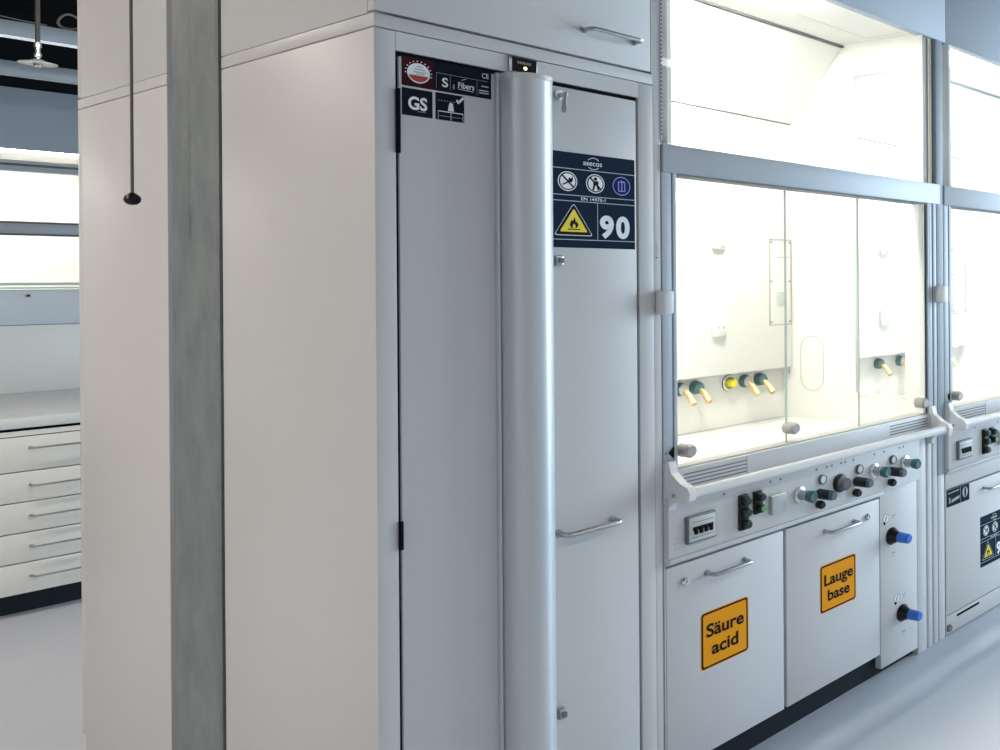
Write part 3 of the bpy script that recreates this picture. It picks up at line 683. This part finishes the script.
# fume hoods of the far row, facing the aisle behind the bench
FY = 5.85
def far_hood(x0, x1, label):
    s = 0.936
    Z = lambda z: 1.44 + (z - 1.44) * s
    h = thing('fume_hood', ((x0 + x1) / 2, FY + 0.3, 0), label, 'fume hood', 'fume hoods in the far row')
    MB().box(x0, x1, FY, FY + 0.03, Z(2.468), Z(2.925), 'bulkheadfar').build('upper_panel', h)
    MB().box(x0, x1, FY + 0.03, FY + 0.9, Z(2.478), Z(2.50), 'ceramic').build('chamber_roof', h)
    tag(MB().box(x0 + 0.2, x1 - 0.2, FY + 0.08, FY + 0.2, Z(2.465), Z(2.478), 'hoodlampfar').build('chamber_light', h), 'lit diffuser in the chamber roof')
    b = MB().box(x0, x1, FY + 0.70, FY + 0.72, 0.8, Z(2.478), 'ceramic')
    for x in (x0 + 0.78,):
        for z in (Z(2.02), Z(1.66)): b.box(x, x + 0.08, FY + 0.685, FY + 0.70, z - 0.03, z + 0.03, 'ceramic', 0.005).cyl((x + 0.025, FY + 0.686, z), (x + 0.025, FY + 0.682, z), 0.008, 'seal', seg=10).cyl((x + 0.055, FY + 0.686, z), (x + 0.055, FY + 0.682, z), 0.008, 'seal', seg=10)
    b.build('back_wall', h)
    for x in (x0, x1 - 0.03): MB().box(x, x + 0.03, FY + 0.03, FY + 0.72, 0.8, Z(2.478), 'ceramic').build('side_wall', h)
    MB().box(x0, x1, FY + 0.02, FY + 0.72, 0.80, 0.83, 'worktop').build('work_surface', h)
    b = MB().box(x0, x1, FY, FY + 0.05, Z(2.362), Z(2.386), 'hoodpaint').box(x0, x1, FY + 0.006, FY + 0.05, Z(2.344), Z(2.362), 'seal').box(x0, x1, FY, FY + 0.05, Z(2.305), Z(2.344), 'alu')
    b.build('sash_housing', h)
    b = MB().box(x0, x1, FY, FY + 0.05, Z(1.838), Z(1.92), 'alu', 0.002).box(x0, x1, FY - 0.003, FY + 0.04, Z(1.915), Z(1.93), 'seal').box(x0, x1, FY - 0.003, FY + 0.04, Z(1.825), Z(1.838), 'seal'); b.build('sash_frame', h)
    MB().box(x0, x1, FY + 0.02, FY + 0.025, 0.95, Z(1.84), 'glass').build('sash_pane', h)
    MB().box(x0, x1, FY + 0.02, FY + 0.025, Z(1.92), Z(2.305), 'glass').build('upper_pane', h)
    MB().box(x0, x1, FY, FY + 0.6, 0.0, 0.80, 'hoodpaint', 0.002).build('base', h)
far_hood(0.62, 2.50, 'lit fume hood across the aisle, behind the bench and left of the rear cabinet')
far_hood(-1.30, 0.58, 'lit fume hood of the far row, next to the one behind the bench')

# ------------------------------------------------------------------ suspended luminaires
def luminaire(y, x0, x1, z, w, m, label, hh=0.085):
    t = thing('suspended_luminaire', ((x0 + x1) / 2, y + w / 2, z), label, 'ceiling light', 'suspended linear luminaires')
    MB().box(x0, x1, y, y + w, z + 0.006, z + hh, 'alu', 0.002).build('housing', t)
    MB().box(x0 + 0.01, x1 - 0.01, y + 0.004, y + w - 0.004, z, z + 0.006, m).build('diffuser', t)
    x = x0 + 0.4
    while x < x1:
        MB().cyl((x, y + w / 2, z + hh), (x, y + w / 2, 3.75), 0.004, 'cable', seg=8).build('suspension_rod', t); x += (x1 - x0 - 0.8) / 2 - 0.001
luminaire(4.33, -3.4, 2.9, 2.833, 0.05, 'lampdim', 'slim grey ceiling luminaire with a bright lower edge, nearest of those over the bench', 0.09)
luminaire(5.05, -3.4, 2.9, 2.760, 0.05, 'alu', 'slim unlit blue-grey ceiling luminaire hung just behind the shower head', 0.088)
luminaire(2.10, -3.4, 2.4, 2.95, 0.14, 'lamp', 'linear luminaire hung over the aisle before the bench')  # fill light added out of view to brighten the bench area
luminaire(0.55, -6.4, -2.4, 2.95, 0.14, 'lampside', 'linear luminaire hung in the side aisle left of the pull rod')  # added out of view to warm and brighten the cabinet sides
luminaire(-2.60, -3.2, 6.0, 2.95, 0.14, 'lampfront', 'linear luminaire hung over the aisle before the hoods')  # unseen fill, added to light the cabinet and hood fronts

# cables under the dark ceiling
def cable(pts, label, loops=None):
    o = MB().tube(pts, 0.008, 'cable', 8).build('cable', base=world(pts[0])); tag(o, label, 'cable')
M['palecable'] = mat('pale_cable', (0.30, 0.28, 0.24), 0.6)
o = MB().tube([(0.15 + 0.12 * k, 4.70, 3.16 - 0.030 * k + 0.0016 * k * k) for k in range(10)] , 0.004, 'palecable', 8)
c0 = Vector((1.385, 4.70, 3.065))
o.tube([c0 + Vector((0.085 * math.cos(t * 0.349), 0.03 * math.sin(t * 0.7), 0.042 * math.sin(t * 0.349))) for t in range(18)], 0.007, 'palecable', 8, closed=True)
o.tube([c0 + Vector((0.06, 0, 0.03)), c0 + Vector((0.10, 0, 0.2)), c0 + Vector((0.10, 0, 0.69))], 0.004, 'palecable', 8).tube([(0.15, 4.70, 3.16), (0.10, 4.70, 3.3), (0.08, 4.70, 3.75)], 0.004, 'palecable', 8)
tag(o.build('cable', base=world(c0)), 'grey cable with a loop, strung below the dark ceiling', 'cable')

# ------------------------------------------------------------------ emergency shower and pull rod
s = thing('emergency_shower', (0.636, 3.342, 2.50), 'flat steel shower head hung on a pipe from the dark ceiling', 'shower')
MB().cyl((0.636, 3.342, 2.60), (0.636, 3.342, 3.75), 0.0085, 'cable', seg=16).build('pipe', s)
MB().cyl((0.636, 3.342, 2.515), (0.636, 3.342, 2.60), 0.0085, 'steel', seg=16).cyl((0.636, 3.342, 2.53), (0.636, 3.342, 2.545), 0.0125, 'chrome', seg=16).cyl((0.636, 3.342, 2.575), (0.636, 3.342, 2.59), 0.0125, 'chrome', seg=16).build('joint', s)
MB().lathe([(0, 0), (0.060, 0.0), (0.063, 0.003), (0.061, 0.006), (0.03, 0.014), (0.016, 0.022), (0, 0.022)], (0.636, 3.342, 2.494), (0, 0, 1), 'whiteplastic', 32).cyl((0.636, 3.342, 2.482), (0.636, 3.342, 2.495), 0.014, 'steel').build('shower_head', s)
p = thing('pull_rod', (-0.166, 0.746, 1.654), 'thin dark pull rod ending in a black knob before the white cabinet side', 'pull rod')
MB().cyl((-0.166, 0.746, 1.665), (-0.166, 0.746, 3.75), 0.0029, 'cable', seg=12).build('rod', p)
MB().lathe([(0, -0.015), (0.008, -0.0130), (0.0135, -0.0075), (0.0155, 0.0), (0.0135, 0.0075), (0.008, 0.0130), (0.0045, 0.016), (0, 0.017)], (-0.166, 0.746, 1.654), (0, 0, 1), 'black', 24).build('knob', p)

# ------------------------------------------------------------------ light and camera
w = bpy.data.worlds.new('World'); sc.world = w; w.use_nodes = True
bg = w.node_tree.nodes['Background']; bg.inputs['Color'].default_value = (0.73, 0.83, 0.93, 1); bg.inputs['Strength'].default_value = 0.72

def area(name, loc, target, sx, sy, power, col):
    l = bpy.data.lights.new(name, 'AREA'); l.shape = 'RECTANGLE'; l.size = sx; l.size_y = sy; l.energy = power; l.color = col
    o = bpy.data.objects.new(name, l); COL.objects.link(o); o.location = loc
    o.rotation_euler = (Vector(target) - Vector(loc)).to_track_quat('-Z', 'Y').to_euler(); return o
area('window_daylight', (5.8, -1.9, 1.9), (0, -1.0, 1.2), 2.6, 3.0, 230, (0.66, 0.84, 1.0))

F, YAW, PITCH, ROLL, CXP, CYP = 874.232, 1.0831614, -0.0000311, -0.0072018, 1085.5, 279.223
cd = bpy.data.cameras.new('camera'); cam = bpy.data.objects.new('camera', cd); COL.objects.link(cam)
cd.sensor_width = 36; cd.sensor_fit = 'HORIZONTAL'; cd.lens = F / 1000 * 36
cd.shift_x = (500 - CXP) / 1000; cd.shift_y = -(375 - CYP) / 1000
fw = Vector((math.sin(YAW) * math.cos(PITCH), math.cos(YAW) * math.cos(PITCH), math.sin(PITCH)))
rt = Vector((math.cos(YAW), -math.sin(YAW), 0)); upv = rt.cross(fw)
r2 = math.cos(ROLL) * rt + math.sin(ROLL) * upv; u2 = math.cos(ROLL) * upv - math.sin(ROLL) * rt
m = Matrix((r2, u2, -fw)).transposed().to_4x4(); m.translation = Vector(world((-1.37462, -1.73, 1.44)))
cam.matrix_world = m; cd.clip_start = 0.05
sc.camera = cam

for o in sc.objects:
    if 'base' in o: del o['base']
sc.view_settings.view_transform = 'Standard'; sc.view_settings.look = 'None'
sc.view_settings.exposure = 0.0; sc.view_settings.gamma = 1.0; sc.view_settings.use_curve_mapping = False
